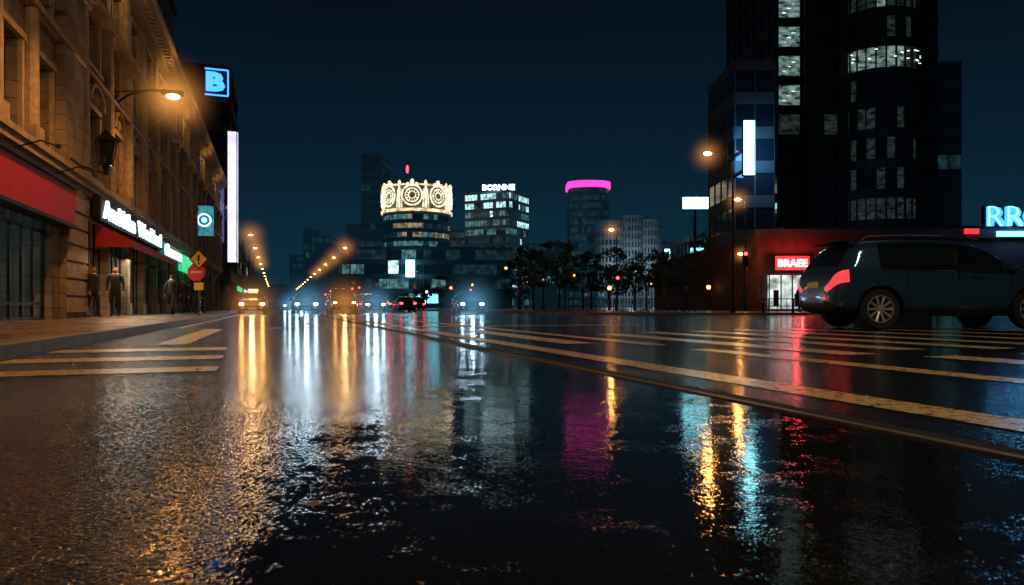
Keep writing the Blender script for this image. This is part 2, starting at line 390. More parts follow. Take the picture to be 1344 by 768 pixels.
for k in range(14): strip(.75,.9,17+k*7,20+k*7,'linew'); strip(6.1,6.25,20+k*7,23+k*7,'linew')
strip(-.6,8.8,15.2,15.6,'linew')
b.obj('road_markings',rot=ROAD)
b=MB(); b.box(2.06,2.10,-2,60,-.005,.008,'kerb'); b.box(2.11,2.2,-2,60,-.005,.005,'black'); b.obj('drain_channel',rot=ROAD)
b=MB(); rnd=random.Random(3)
def blob(x,y,r):
    n=7; a0=rnd.random()*6
    pts=[(x+r*rnd.uniform(.6,1.2)*math.cos(a0+i*6.283/n)*1.5, y+r*rnd.uniform(.6,1.1)*math.sin(a0+i*6.283/n),.002+rnd.uniform(.001,.006)) for i in range(n)]
    b.face(pts,'leafd')
    b.face([(p[0],p[1],.0012) for p in pts][::-1],'leafd')
blob(-.46,1.55,.02)
for i in range(110): 
    y=rnd.uniform(1.0,4.5); blob(rnd.uniform(-.5,.7)*y,y,rnd.uniform(.002,.006))
b.obj('fallen_leaves')

# ---------------------------------------------------------------- left historic building
F=-5.86
hb=empty('historic_building',rot=ROAD)
b=MB()
T0,T1=8,81
b.box(-22,F-.36,T0,T1,4.0,13.9,'stone')
b.box(-22,F-3,T0,T1,.1,4.0,'black')
def windows(u0,u1,za,zb,arch=False,lit=None):
    g=lit or 'glass'; x=F-.33
    b.face([(x,u0,za),(x,u1,za),(x,u1,zb),(x,u0,zb)],g)
    c=(u0+u1)/2
    b.box(F-.33,F-.25,u0,u0+.07,za,zb,'dark'); b.box(F-.33,F-.25,u1-.07,u1,za,zb,'dark')
    b.box(F-.33,F-.26,c-.035,c+.035,za,zb,'dark'); zm=za+(zb-za)*.62
    b.box(F-.32,F-.27,u0+.07,c-.035,zm-.03,zm+.03,'dark'); b.box(F-.32,F-.27,c+.035,u1-.07,zm-.03,zm+.03,'dark')
    b.box(F+.002,F+.09,u0-.18,u0-.01,za,zb+.02,'stone2'); b.box(F+.002,F+.09,u1+.01,u1+.18,za,zb+.02,'stone2')
    b.box(F+.002,F+.16,u0-.22,u1+.22,za-.16,za-.002,'stone2'); b.box(F+.002,F+.13,u0-.22,u1+.22,zb+.022,zb+.2,'stone2')
    if arch:
        n=10; r=(u1-u0)/2+.25
        for i in range(n):
            a=math.pi*i/n; a2=math.pi*(i+1)/n
            p=[(c-math.cos(a)*r,zb+.2+math.sin(a)*r*.75),(c-math.cos(a2)*r,zb+.2+math.sin(a2)*r*.75),(c-math.cos(a2)*(r-.16),zb+.2+math.sin(a2)*(r-.16)*.75),(c-math.cos(a)*(r-.16),zb+.2+math.sin(a)*(r-.16)*.75)]
            bb=len(b.v)
            b.v+=[(F+.002,q[0],q[1]) for q in p]+[(F+.22,q[0],q[1]) for q in p]
            for q in ((4,5,6,7),(0,1,5,4),(1,2,6,5),(2,3,7,6),(3,0,4,7)): b.f.append(tuple(bb+i_ for i_ in q)); b.m.append(b.mi('stone2'))
        b.ell((F+.1,c,zb+.42),.12,.2,.22,'stone2')
def bays(edges,ww,floors,lits={}):
    wins=[((a+c)/2-ww/2,(a+c)/2+ww/2) for a,c in zip(edges[:-1],edges[1:])]
    x0=F-.35
    prev=edges[0]
    for (a,c) in wins: b.box(x0,F,prev,a,4.0,13.2,'stone'); prev=c
    b.box(x0,F,prev,edges[-1],4.0,13.2,'stone')
    for i,(a,c) in enumerate(wins):
        pz=4.0
        for j,(za,zb,ar) in enumerate(floors):
            b.box(x0,F,a,c,pz,za,'stone'); windows(a,c,za,zb,ar,lits.get((i,j))); pz=zb
        b.box(x0,F,a,c,pz,13.2,'stone')
eA=[8+i*2.4 for i in range(7)]
bays(eA,1.15,[(4.7,6.9,False),(8.0,9.9,False),(10.8,12.4,False)])
b.box(F-.35,F+.25,22.4,24.6,.1,13.2,'stone')
for zz in [i*.5+.3 for i in range(7)]: b.box(F+.252,F+.31,22.45,24.55,zz,zz+.42,'stone2')
nb=16; pitch=(T1-24.6)/nb; eB=[24.6+i*pitch for i in range(nb+1)]
bays(eB,1.5,[(4.75,7.0,True),(8.5,10.2,False),(10.95,12.5,False)],{(5,0):'w_warm',(9,1):'w_warm'})
for e_ in eB+eA[:-1]:
    near=e_<22.5
    r=.2 if near else .27
    b.box(F+.001,F+.3,e_-r-.12,e_+r+.12,4.55,4.95,'stone2')
    b.cyl((F+.08,e_,4.95),(F+.08,e_,9.9),r,r*.85,'stone2',12)
    b.box(F+.001,F+.34,e_-r-.1,e_+r+.1,9.9,10.15,'stone2'); b.box(F+.001,F+.4,e_-r-.16,e_+r+.16,10.152,10.3,'stone2')
    b.box(F+.001,F+.16,e_-.3,e_+.3,10.75,13.0,'stone2')
b.box(F+.001,F+.35,T0,T1,4.15,4.35,'stone2'); b.box(F+.001,F+.22,T0,T1,4.0,4.148,'stone2'); b.box(F+.001,F+.42,T0,T1,4.352,4.5,'stone2')
b.box(F+.001,F+.3,T0,T1,7.9,8.05,'stone2'); b.box(F+.001,F+.45,T0,T1,10.302,10.5,'stone2'); b.box(F+.001,F+.32,T0,T1,10.5,10.7,'stone2')
b.box(F-.35,F+.35,T0,T1,13.2,13.45,'stone2'); b.box(F-.35,F+.7,T0,T1,13.6,13.85,'stone2'); b.box(F-.35,F+.9,T0,T1,13.85,14.05,'stone2'); b.box(F-.35,F+.4,T0,T1,13.45,13.6,'stone2')
t=T0+.2
while t<T1: b.box(F+.401,F+.66,t,t+.22,13.452,13.598,'stone2'); t+=.5
b.box(F+.3,F+.55,T0,T1,14.75,14.9,'stone2')
t=T0+.1
while t<T1: b.box(F+.36,F+.48,t,t+.14,14.05,14.75,'stone2'); t+=.36
for (a,c,h) in ((T0,52,20.5),(52,68,18),(68,T1,16.6)):
    b.box(-22,F-.8,a,c,13.9,h,'dwall'); b.box(-22,F-.55,a,c,h,h+.3,'black')
    t=a+1
    while t<c-1.5:
        zz=14.9
        while zz<h-2: b.box(F-.8,F-.74,t,t+1.2,zz,zz+1.7,'glass'); zz+=2.6
        t+=2.6
for (a,c) in ((8,9),(14.2,14.9),(21.6,22.4)): b.box(F-3,F+.1,a,c,.1,4.0,'stone')
b.box(F-3,F-.02,9,14.2,3.5,4.0,'black'); b.box(F-3,F-.02,14.9,21.6,3.5,4.0,'black')
b.face([(F-2.2,9,.12),(F-2.2,21.6,.12),(F-2.2,21.6,3.5),(F-2.2,9,3.5)],'shop_t')
for i in range(16):
    t=9.2+i*.82
    if 14.0<t<15: continue
    b.box(F-.12,F-.05,t,t+.07,.12,3.5,'dark')
for zz in (.12,.5,2.45): b.box(F-.13,F-.06,9,14.2,zz,zz+.08,'dark'); b.box(F-.13,F-.06,14.9,21.6,zz,zz+.08,'dark')
for i in range(26):
    t=rnd.uniform(9.3,21); h=rnd.uniform(.6,2.2)
    if 14<t<15.1: continue
    b.box(F-1.8,F-1.2,t,t+rnd.uniform(.2,.6),.12,h,'black')
kinds=['shop_w','shop_c','shop_w','shop_c','shop_c','shop_w','shop_t','shop_c','shop_t','shop_w','shop_t','shop_c','shop_t','shop_w','shop_t','shop_t']
for i,(a,c) in enumerate(zip(eB[:-1],eB[1:])):
    p=.5
    b.box(F-3,F+.12,a,a+p,.1,4.0,'stone'); 
    b.box(F+.122,F+.2,a+.02,a+p-.02,.1,.6,'stone2'); b.box(F+.122,F+.22,a-.02,a+p+.04,3.6,3.85,'stone2')
    b.box(F-3,F+.02,a+p,c,3.35,4.0,'stone2')
    b.face([(F-2.4,a+p,.12),(F-2.4,c,.12),(F-2.4,c,3.35),(F-2.4,a+p,3.35)],kinds[i])
    for t in [a+p+j*(c-a-p)/4 for j in range(5)]: b.box(F-.2,F-.13,t,t+.06,.12,3.35,'dark')
    b.box(F-.21,F-.14,a+p,c,2.4,2.5,'dark'); b.box(F-.21,F-.14,a+p,c,.12,.4,'dark')
    for j in range(5):
        t=rnd.uniform(a+p,c-.5); b.box(F-1.9,F-1.4,t,t+rnd.uniform(.2,.5),.12,rnd.uniform(.5,1.9),'black')
b.box(F-3,F+.12,T1-.5,T1,.1,4,'stone')
b.obj('facade',hb)
b=MB(); b.box(F+.12,F+.5,8.5,22.3,2.75,3.75,'redpanel'); b.box(F+.12,F+.58,8.5,22.3,3.752,3.85,'dark'); b.box(F+.12,F+.56,8.5,22.3,2.66,2.748,'dark'); b.obj('red_fascia_board',hb)
b=MB()
a0,a1=26.2,37.5
n=12
for i in range(n):
    u=a0+(a1-a0)*i/n; v=a0+(a1-a0)*(i+1)/n
    b.face([(F+.15,u,3.25),(F+1.25,u,2.72),(F+1.25,v,2.72),(F+.15,v,3.25)],'redcloth')
    b.face([(F+1.25,u,2.72),(F+1.25,u,2.48),(F+1.25,(u+v)/2,2.43),(F+1.25,v,2.48),(F+1.25,v,2.72)],'redcloth')
b.face([(F+.15,a0,3.25),(F+.15,a0,2.48),(F+1.25,a0,2.48),(F+1.25,a0,2.72)],'redcloth')
b.obj('shop_awning',hb)
b=MB(); b.box(F+.2,F+.42,25.6,38.2,3.3,4.12,'black'); b.box(F+.2,F+.4,39.3,46,3.05,3.85,'greend'); b.box(F+.2,F+.44,46.3,52,2.7,3.7,'green'); b.obj('shop_sign_boxes',hb)
text('Anabbibn  Wonblend',12.0,.62,'white_s','shop_sign_letters',hb,(F+.46,25.9,3.42),(R(90),0,R(90)),.03,.03)
text('Caonoron',6.2,.6,'white_s','shop_sign_letters_b',hb,(F+.44,39.6,3.2),(R(90),0,R(90)),.03,.03)
for t,e_ in ((12.8,30),(17.6,30),(23.9,300),(28.2,90),(34.8,80),(38.5,180),(45.4,200),(52.4,150),(62.8,150),(73.4,150)):
    light('SPOT','uplight',hb,(F+.7,t,4.55),(1,.5,.15),e_,.06,(R(180),R(8),0),R(44),.8)
for t in (30,40,50,62,74): light('POINT','cornice_light',hb,(F+1.1,t,12.6),(1,.5,.15),42,.1)
light('AREA','shop_light',hb,(F+.8,31.5,2.4),(1,.8,.55),75,1.5)
light('AREA','shop_light_b',hb,(F+.9,26,2.2),(1,.6,.3),50,1.0)
light('AREA','shop_light_c',hb,(F-1,18,3.3),(.5,.9,1),30,1.5)
for t in (17.5,20.5): light('SPOT','added_fascia_light',hb,(F+1.3,t,3.9),(1,.7,.55),60,.05,(0,R(-65),0),R(120),1)  # added lamps that brighten the red board; no such fittings known here
b=MB()
for t in (17.5,20.5): b.tube([(F+.5,t,3.9),(F+1.0,t,4.1),(F+1.3,t,4.0)],.02,'dark'); b.cyl((F+1.32,t,4.02),(F+1.36,t,3.98),.05,.07,'dark')
b.obj('added_fascia_arms',hb)  # arms made up to carry the added lamps over the red board
b=MB(); lx,ly=-4.7,22.8
b.tube([(F+.25,ly,4.75),(F+.5,ly,4.55),(lx+.05,ly,4.35),(lx,ly,4.45)],.035,'dark'); b.cyl((lx,ly,4.3),(lx,ly,4.6),.05,.1,'dark')
b.cyl((lx,ly,4.6),(lx,ly,5.3),.16,.27,'glass',6); b.cyl((lx,ly,5.3),(lx,ly,5.6),.33,.06,'dark',6); b.ell((lx,ly,5.66),.06,.06,.1,'dark')
for i in range(6):
    a=i*math.pi/3; 
    b.cyl((lx+.17*math.cos(a),ly+.17*math.sin(a),4.58),(lx+.28*math.cos(a),ly+.28*math.sin(a),5.32),.018,.018,'dark',6)
b.obj('hanging_lantern',rot=ROAD)
def wall_lamp(t,e,s=-3.75,glow=True):
    b=MB()
    b.box(F+.05,F+.2,t-.15,t+.15,8.0,8.6,'dark')
    b.tube([(F+.15,t,8.1),(F+.6,t,8.5),(F+1.3,t,8.75),(s-.3,t,8.75)],.045,'dark')
    b.tube([(F+.15,t,8.55),(F+1.2,t,8.72)],.025,'dark')
    b.prism([(s-.4,t-.13),(s+.32,t-.1),(s+.38,t),(s+.32,t+.1),(s-.4,t+.13)],8.62,8.8,'dark')
    b.ell((s,t,8.58),.24,.15,.11,'amber')
    o=b.obj('street_lamp',rot=ROAD)
    light('SPOT','lamp_light',o,(s,t,8.42),AMB,e,.2,(0,R(-8),0),R(160),.6)
    if glow: halo(o,(s,t,8.55),2.2,(1,.4,.08),2.4)
wall_lamp(29.2,560); wall_lamp(18.8,1100,-2.9,False); wall_lamp(12.6,1100,-3.0,False)  # last two are unseen, added above the frame for gold glints on the road
b=MB(); b.box(-6.0,-4.5,58,58.3,5.9,8.4,'dark'); b.box(-5.93,-4.57,57.95,57.998,5.98,8.32,'teal')
for r_,k in ((.5,'white_s'),(.42,'teal'),(.2,'cyan')): b.cyl((-5.25,57.94-.01*(.6-r_),7.2),(-5.25,57.9-.02*(.6-r_)*5,7.2),r_,r_,k,24)
b.box(F-.05,-5.4,58.1,58.2,8.4,8.5,'dark'); b.obj('projecting_sign',rot=ROAD)

# ---------------------------------------------------------------- generic tower
def tower(b,pts,z0,z1,fh,cw,wall,picks,out=.15,spf=.35,seed=1,fn=None,mul=.12,keep=.62):
    rd=random.Random(seed); n=len(pts); nf=max(1,int(round((z1-z0)/fh))); fh=(z1-z0)/nf
    ks=[p[0] for p in picks]; ws=[p[1] for p in picks]
    for k in range(nf):
        last=None
        for i in range(n):
            p=pts[i]; q=pts[(i+1)%n]; Ld=math.hypot(q[0]-p[0],q[1]-p[1]); nc=max(1,int(round(Ld/cw)))
            za=z0+k*fh; zs=za+fh*spf
            b.obox(p,q,-.3,out,za,zs,wall)
            for c in range(nc):
                f0=c/nc; f1=(c+1)/nc
                a=(p[0]+(q[0]-p[0])*f0,p[1]+(q[1]-p[1])*f0); d=(p[0]+(q[0]-p[0])*f1,p[1]+(q[1]-p[1])*f1)
                if last is None or rd.random()>keep:
                    kk=fn(i,c,k,nc,nf,rd) if fn else None
                    if kk is None: kk=rd.choices(ks,ws)[0]
                    last=kk
                kk=last
                b.face([(a[0],a[1],zs),(d[0],d[1],zs),(d[0],d[1],za+fh),(a[0],a[1],za+fh)],kk)
                if mul:
                    f=mul/(Ld/nc); b.obox((a[0],a[1]),(a[0]+(d[0]-a[0])*f,a[1]+(d[1]-a[1])*f),-.02,out*.7,zs,za+fh,wall)
    b.face([(p[0],p[1],z1) for p in pts],wall)
    for i in range(n):
        p=pts[i]; q=pts[(i+1)%n]; b.obox(p,q,-.3,out*1.3,z1,z1+.8,wall)
def rect(cx,cy,w_,d_,rot=0):
    c,s=math.cos(rot),math.sin(rot)
    return [(cx+x*c-y*s,cy+x*s+y*c) for x,y in((-w_/2,-d_/2),(w_/2,-d_/2),(w_/2,d_/2),(-w_/2,d_/2))]
def circ(cx,cy,rx,ry,n): return [(cx+rx*math.cos(2*math.pi*i/n),cy+ry*math.sin(2*math.pi*i/n)) for i in range(n)]

sg=empty('sign_tower',rot=ROAD)
b=MB(); tower(b,[(-14,84),(-5.0,84),(-5.0,100),(-14,100)],.1,27,3.3,1.6,'dwall',[('glass',10),('w_dim',1)],seed=4); b.obj('tower_body',sg)
b=MB(); b.box(-7.6,-5.0,83.6,83.82,24.2,27.4,'black')
b.box(-5.2,-4.1,83.0,83.7,5.4,20.3,'dark'); b.box(-5.1,-4.2,82.9,82.998,5.5,20.2,'lavw'); b.box(-4.098,-4.05,83.05,83.65,5.5,20.2,'lavw')
b.box(-6.9,-5.45,83.2,83.8,7.6,15.2,'dark'); b.box(-6.85,-5.5,83.1,83.198,7.7,15.1,'lavd'); b.obj('vertical_sign_panels',sg)
text('B',2.0,2.2,'blue','rooftop_letter',sg,(-7.4,83.5,24.7),(R(90),0,0),.06,.06)
b=MB(); b.tube([(-7.5,83.5,27.2),(-5.1,83.5,27.2),(-5.1,83.5,24.3),(-7.5,83.5,24.3)],.09,'blue'); b.obj('neon_outline',sg)
for i,ch in enumerate('RBDRN'): text(ch,.8,1.05,'lav','sign_letter_%d'%i,sg,(-6.6,83.05,13.7-i*1.4),(R(90),0,0),.03,.04)
light('AREA','sign_wash',sg,(-4.6,82,12),(.7,.65,1),80,2)

rdd=random.Random(11); t=101
while t<420:
    w_=rdd.uniform(14,26); h=rdd.uniform(8,13)
    b=MB(); s1=-6.2-rdd.uniform(0,.6); tower(b,[(s1-14,t),(s1,t),(s1,t+w_-.5),(s1-14,t+w_-.5)],.1,h,3.3,2.0,'dwall',[('glass',8),('w_warm',1),('w_dim',3)],seed=int(t))
    b.box(s1+.2,s1+.5,t+2,t+w_-3,3.2,3.9,rdd.choice(['cyan','red','lav','green'])); b.obj('terraced_building',rot=ROAD); t+=w_

# ---------------------------------------------------------------- crown building
cb=empty('crown_building'); cx,cy,cr_=-29.5,212,10.2
b=MB()
def crownfn(i,c,k,nc,nf,rd): return rd.choices(['w_teal','w_dim','w_warm','glass'],[3,3,3,2.5])[0]
tower(b,circ(cx,cy,cr_,cr_,40),12,28,2.7,1.6,'dwall2',[],seed=3,fn=crownfn,out=.25,spf=.45)
def ring(r0,r1,z0,z1,k,n=40):
    P0=circ(cx,cy,r0,r0,n);P1=circ(cx,cy,r1,r1,n)
    for i in range(n):
        j=(i+1)%n
        b.face([(*P1[i],z0),(*P1[j],z0),(*P1[j],z1),(*P1[i],z1)],k); b.face([(*P0[i],z1),(*P1[i],z1),(*P1[j],z1),(*P0[j],z1)],k); b.face([(*P0[i],z0),(*P0[j],z0),(*P1[j],z0),(*P1[i],z0)],k)
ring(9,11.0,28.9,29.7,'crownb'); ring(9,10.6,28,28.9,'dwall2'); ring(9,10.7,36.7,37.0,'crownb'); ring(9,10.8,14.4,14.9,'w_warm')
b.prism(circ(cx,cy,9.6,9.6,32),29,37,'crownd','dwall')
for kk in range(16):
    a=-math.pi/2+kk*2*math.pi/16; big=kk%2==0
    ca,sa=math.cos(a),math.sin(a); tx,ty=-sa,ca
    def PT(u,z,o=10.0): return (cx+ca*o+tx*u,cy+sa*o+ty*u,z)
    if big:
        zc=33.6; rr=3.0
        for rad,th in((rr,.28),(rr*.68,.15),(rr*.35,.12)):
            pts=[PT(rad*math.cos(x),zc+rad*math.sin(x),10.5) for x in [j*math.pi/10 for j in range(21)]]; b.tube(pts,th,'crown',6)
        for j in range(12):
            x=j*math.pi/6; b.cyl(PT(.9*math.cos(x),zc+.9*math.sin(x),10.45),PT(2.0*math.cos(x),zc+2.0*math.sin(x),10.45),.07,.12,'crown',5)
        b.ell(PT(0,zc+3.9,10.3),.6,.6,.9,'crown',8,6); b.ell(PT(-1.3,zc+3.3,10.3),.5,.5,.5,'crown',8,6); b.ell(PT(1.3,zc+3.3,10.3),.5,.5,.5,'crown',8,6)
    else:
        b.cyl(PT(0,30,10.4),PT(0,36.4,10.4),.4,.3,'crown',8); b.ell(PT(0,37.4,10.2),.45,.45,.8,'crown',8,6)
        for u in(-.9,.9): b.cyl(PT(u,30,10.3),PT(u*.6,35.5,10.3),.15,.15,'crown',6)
b.cyl((cx-3,cy,37),(cx-3,cy,42),.5,.25,'dwall'); b.ell((cx-3,cy,43.2),.4,.4,1.3,'tailb',8,8)
b.obj('round_tower',cb)
b=MB()
def podfn(i,c,k,nc,nf,rd):
    if k==0: return rd.choices(['shop_b','cyan','w_teal','glass','red'],[1.5,.5,4,4,.3])[0]
    return rd.choices(['w_teal','w_dim','glass','w_bri'],[1.3,4,4,.1])[0]
tower(b,rect(-24,203,46,34,.05),.1,16,3.9,2.0,'dwall',[],seed=9,fn=podfn,out=.3,keep=.5)
b.obj('podium',cb)
b=MB(); b.box(-28.8,-26.4,184.9,185.2,8.6,13.2,'cyanb'); b.box(-33.5,-30.8,184.9,185.2,9.5,13.0,'w_bri'); b.obj('podium_signs',cb)
light('POINT','blue_floodlight',cb,(-27.5,183,10),(.2,.7,1),1200,.5)

b=MB()
def glfn(i,c,k,nc,nf,rd):
    if k>=nf-2 and rd.random()<.6: return 'w_bri'
    return rd.choices(['w_teal','w_bri','w_dim','glass'],[4,.5,5,3])[0]
tower(b,rect(-5.2,240,17,16,-.45),.1,39,3.1,1.2,'dwall2',[],seed=12,fn=glfn,keep=.5)
o=b.obj('office_building'); text('BORNNE',11,2.0,'white_s','roof_letters',o,(-10,230.6,39.8),(R(90),0,R(-5)),.2,.05)
b=MB()
pp=[(22,270),(22,262)]+[(22+7.5-7.5*math.cos(math.pi*i/10),262-4.5*math.sin(math.pi*i/10)) for i in range(1,10)]+[(37,262),(37,270)]
tower(b,pp,.1,46,3.1,1.3,'dwall2',[('w_dim',6),('glass',4),('w_teal',.3)],seed=14)
for p,q in zip(pp,pp[1:]): b.obox(p,q,.2,.8,45.8,48.2,'mag')
b.cyl((26,266,46),(26,266,56),.2,.08,'dark',6); b.obj('magenta_crown_tower')
b=MB()
for j,(cx_,r_,h) in enumerate(((36,5.4,31),(44,4.6,33),(51,4.2,31.5))):
    tower(b,circ(cx_,252,r_,r_,24),.1,h,3,1.4,'lwall',[('w_dim',6),('glass',5),('w_teal',.4)],seed=20+j,spf=.38,mul=.6)
o=b.obj('ribbed_apartment_block')
for x in (34,42,50): light('POINT','floodlight',o,(x,238,14),(.55,.8,1),2200,1)

sky=[(475,500,205,245,''),(400,404,300,300,''),(408,430,312,300,''),(382,406,337,330,''),(455,476,296,300,''),(588,612,305,270,''),(688,746,322,300,'l'),(862,885,320,260,'l'),(640,668,300,330,''),(1228,1262,88,110,''),(720,740,335,240,'l'),(430,452,340,280,'l')]
for i,(a,c,yt,d,fl) in enumerate(sky):
    xa=(a-672)/896*d; xb=(c-672)/896*d; h=.45+(403-yt)*d/896
    b=MB(); tower(b,rect((xa+xb)/2,d+9,xb-xa,18,random.uniform(-.1,.1)),.1,h,3.4,1.8,'dwall',[('glass',9),('w_dim',3 if not fl else 5),('w_teal',.2 if not fl else .8)],seed=40+i)
    if i in(2,0): b.cyl(((xa+xb)/2,d+9,h),((xa+xb)/2,d+9,h+5),.2,.05,'dark',6)
    b.obj('skyscraper' if h>30 else 'office_block')
for i in range(16):
    x=-160+i*24; d=330; h=random.uniform(9,20)
    b=MB(); tower(b,rect(x,d,22,12),.1,h,3.4,2.2,'dwall',[('glass',9),('w_dim',4),('w_warm',.3)],seed=70+i); b.obj('distant_building')

# ---------------------------------------------------------------- right tower
rt=empty('high_rise_tower')
pts=[(29.1,75),(36.6,75)]+[(40.4-3.8*math.cos(math.pi*i/12),75-3.0*math.sin(math.pi*i/12)) for i in range(1,12)]+[(44.2,75),(46.6,75),(46.6,92),(29.1,92)]
def rtfn(i,c,k,nc,nf,rd):
    if i==0:
        if c==0 and 3<=k<=9 : return 'w_off' if k!=3 else 'w_off2'
        return 'glass' if rd.random()<.97 else 'w_off2'
    if 1<=i<=12:
        if k in(5,): return 'w_off' if rd.random()<.8 else 'w_off2'
        if k in (7,8): return 'w_off' if rd.random()<.35+.4*(k==8) else 'w_off2'
        if k<=0: return 'w_off2'
        return 'w_off2' if rd.random()<.35 else 'glass'
    return 'glass' if rd.random()<.985 else 'w_off2'
b=MB(); tower(b,pts,8.8,53.6,3.2,2.5,'black',[],seed=31,fn=rtfn,out=.25,spf=.3,mul=.14,keep=0)
for (x0_,x1_) in ((31.9,33.4),(35.6,36.6)): b.box(x0_,x1_,74.3,74.74,8.8,53,'black')
rdl=random.Random(5)
for k in (5,8):
    for j in range(16):
        th=rdl.uniform(.12,.92)*math.pi; x=40.4-3.95*math.cos(th); y=75-3.15*math.sin(th); zz=8.8+k*3.2+rdl.uniform(1.7,3.0)
        b.box(x-.13,x+.13,y-.06,y+.02,zz,zz+.07,'w_lum')
for k in range(4,10):
    for j in range(3):
        zz=8.8+k*3.2+1.5+j*.5; b.box(29.7+j*.5,30.1+j*.5,74.93,74.98,zz,zz+.08,'w_bri')
b.obj('tower_body',rt)
b=MB()
b.box(19.8,58,55,95,.1,6.4,'brick'); b.box(19.6,58.1,54.7,55.0,6.0,6.7,'dwall'); b.box(28,48,70,94,6.4,8.8,'black')
for j in range(8):
    x=29+j*2.4; b.box(x,x+1.9,69.9,69.98,6.9,8.4,'w_off2' if j%3 else 'w_off')
for j in range(11):
    x=25.2+j*2.9; b.box(x,x+2.2,54.85,54.99,.5,3.3,'shop_t' if j%3==0 else 'glass'); b.box(x-.1,x+2.3,54.8,54.98,3.32,3.6,'dwall')
b.box(20.6,23.4,54.7,54.98,.3,3.0,'shop_b')
for x in(20.55,21.5,22.4,23.35): b.box(x,x+.08,54.6,54.69,.12,3.0,'dark')
b.box(20.5,23.5,54.6,54.69,3.0,3.15,'dark'); b.box(20.9,21.3,54.5,54.6,.5,1.8,'dark'); b.box(22.6,23.1,54.5,54.6,.5,1.5,'dark')
b.box(20.95,23.75,54.45,54.7,3.35,4.55,'black'); b.box(21.0,23.7,54.4,54.449,3.4,4.5,'red')
b.obj('podium',rt)
text('BRAEE',2.35,.62,'redb','red_sign_letters',rt,(21.18,54.36,3.64),(R(90),0,0),.03,.05)
text('RROC',6.6,1.6,'blue','neon_letters',rt,(38.0,54.6,6.9),(R(90),0,0),.1,.05)
text('RROC',6.6,1.6,'cyan','neon_letters_core',rt,(38.0,54.45,6.9),(R(90),0,0),.04,-.03)
b=MB(); b.box(37.8,46,54.8,54.9,6.75,6.85,'dark'); b.box(38.8,46,54.5,54.69,6.1,6.5,'cyan'); 
for j in range(7): b.box(38+j*1.2,38.06+j*1.2,54.85,55.3,6.4,8.6,'dark')
b.box(36.2,37.3,54.5,54.65,6.3,6.7,'red'); b.obj('sign_frame',rt)
light('POINT','red_sign_light',rt,(22.5,53.4,4),(1,.05,.06),480,.4)
light('POINT','blue_sign_light',rt,(41,53.4,7.4),(.1,.4,1),300,.4)

b=MB(); tower(b,rect(22.0,66,3.6,8),.1,22,3.3,1.8,'dwall',[('glass',1)],seed=50,out=.1)
o=b.obj('slim_office_building')
b=MB(); b.box(19.65,20.65,58.1,58.4,11.6,16.4,'dark'); b.box(19.72,20.58,58.0,58.098,11.7,16.3,'cyanb'); b.box(20.652,20.7,58.12,58.38,11.7,16.3,'cyan'); b.box(20.0,20.3,58.4,62,14,14.2,'dark'); b.box(20.0,20.3,58.4,62,12.2,12.4,'dark'); b.obj('vertical_light_sign')
light('AREA','sign_spill',o,(20.9,59.5,14),(.15,.5,1),480,2.5,(R(90),0,R(-25)))
b=MB(); b.box(22.4,26.0,90,90.3,13.3,15,'dark'); b.box(22.5,25.9,89.9,89.998,13.4,14.9,'cyanb'); b.cyl((24.2,90.4,.1),(24.2,90.4,14),.25,.18,'dark'); b.obj('billboard')
b=MB(); tower(b,rect(32.5,116,8,10),.1,11,3.3,2,'lwall',[('glass',4),('w_teal',2)],seed=60); b.box(29,31,110.6,110.8,7.9,10,'cyan'); o=b.obj('corner_shop_building'); light('POINT','floodlight',o,(33,107,9),(.7,.9,1),120,.5)
b=MB(); b.box(24.2,25,108,108.2,6,9.6,'cyanb'); b.cyl((24.6,108.3,.1),(24.6,108.3,9),.1,.1,'dark'); b.obj('illuminated_sign')

# ---------------------------------------------------------------- street lamps
def pole_lamp(x,y,h,arm,ang,k='amber',e=300,hr=1.6,hs=1.4,base=.1,r=.09,col=AMB):
    o=empty('street_lamp',(x,y,base),ang); h-=base
    b=MB(); b.cyl((0,0,0),(0,0,.5),r*1.8,r*1.6,'dark'); b.cyl((0,0,.5),(0,0,h-.5),r,r*.6,'dark')
    pts=[(0,0,h-.5),(arm*.12,0,h-.1),(arm*.4,0,h+.12),(arm*.75,0,h+.14)]; b.tube(pts,r*.5,'dark')
    b.prism([(arm*.7,-.12),(arm+.3,-.1),(arm+.36,0),(arm+.3,.1),(arm*.7,.12)],h+.06,h+.2,'dark')
    b.ell((arm,0,h+.04),.24,.14,.1,k); b.obj('pole_and_head',o)
    if e: light('POINT','lamp_light',o,(arm,0,h-.15),col,e,.2)
    if hs: halo(o,(arm,0,h),hr,(1,.4,.08),hs)
pole_lamp(13.1,40.5,9.5,-1.5,0,e=260)
pole_lamp(17.8,52,8.6,-.6,0,e=220)
pole_lamp(18.6,54,4.6,-.5,0,'amber_s',120,1.2,1.4)
pole_lamp(10.4,68,8.1,-.5,0,e=180)
pole_lamp(6.5,-4,9,-1.5,R(-40),e=1700,hs=0,base=0,col=(1,.74,.46))  # added, unseen lamp behind the camera to brighten road markings and parked car
for i in range(14):
    d=95+i*18.5; t=-.327*10.4+1.058*d; x,y,_=rw(9.8,t)
    pole_lamp(x,y,8.6,-.7,ROAD,'amber_s',40 if i<4 else 0,2.8,1.3 if i<5 else 0,base=.15)
for i in range(12):
    d=80+i*18; t=-.327*-4+1.058*d; x,y,_=rw(-3.6,t)
    pole_lamp(x,y,8.9,.8,ROAD,'amber_s',40 if i<4 else 0,2.8,1.3 if i<4 else 0)
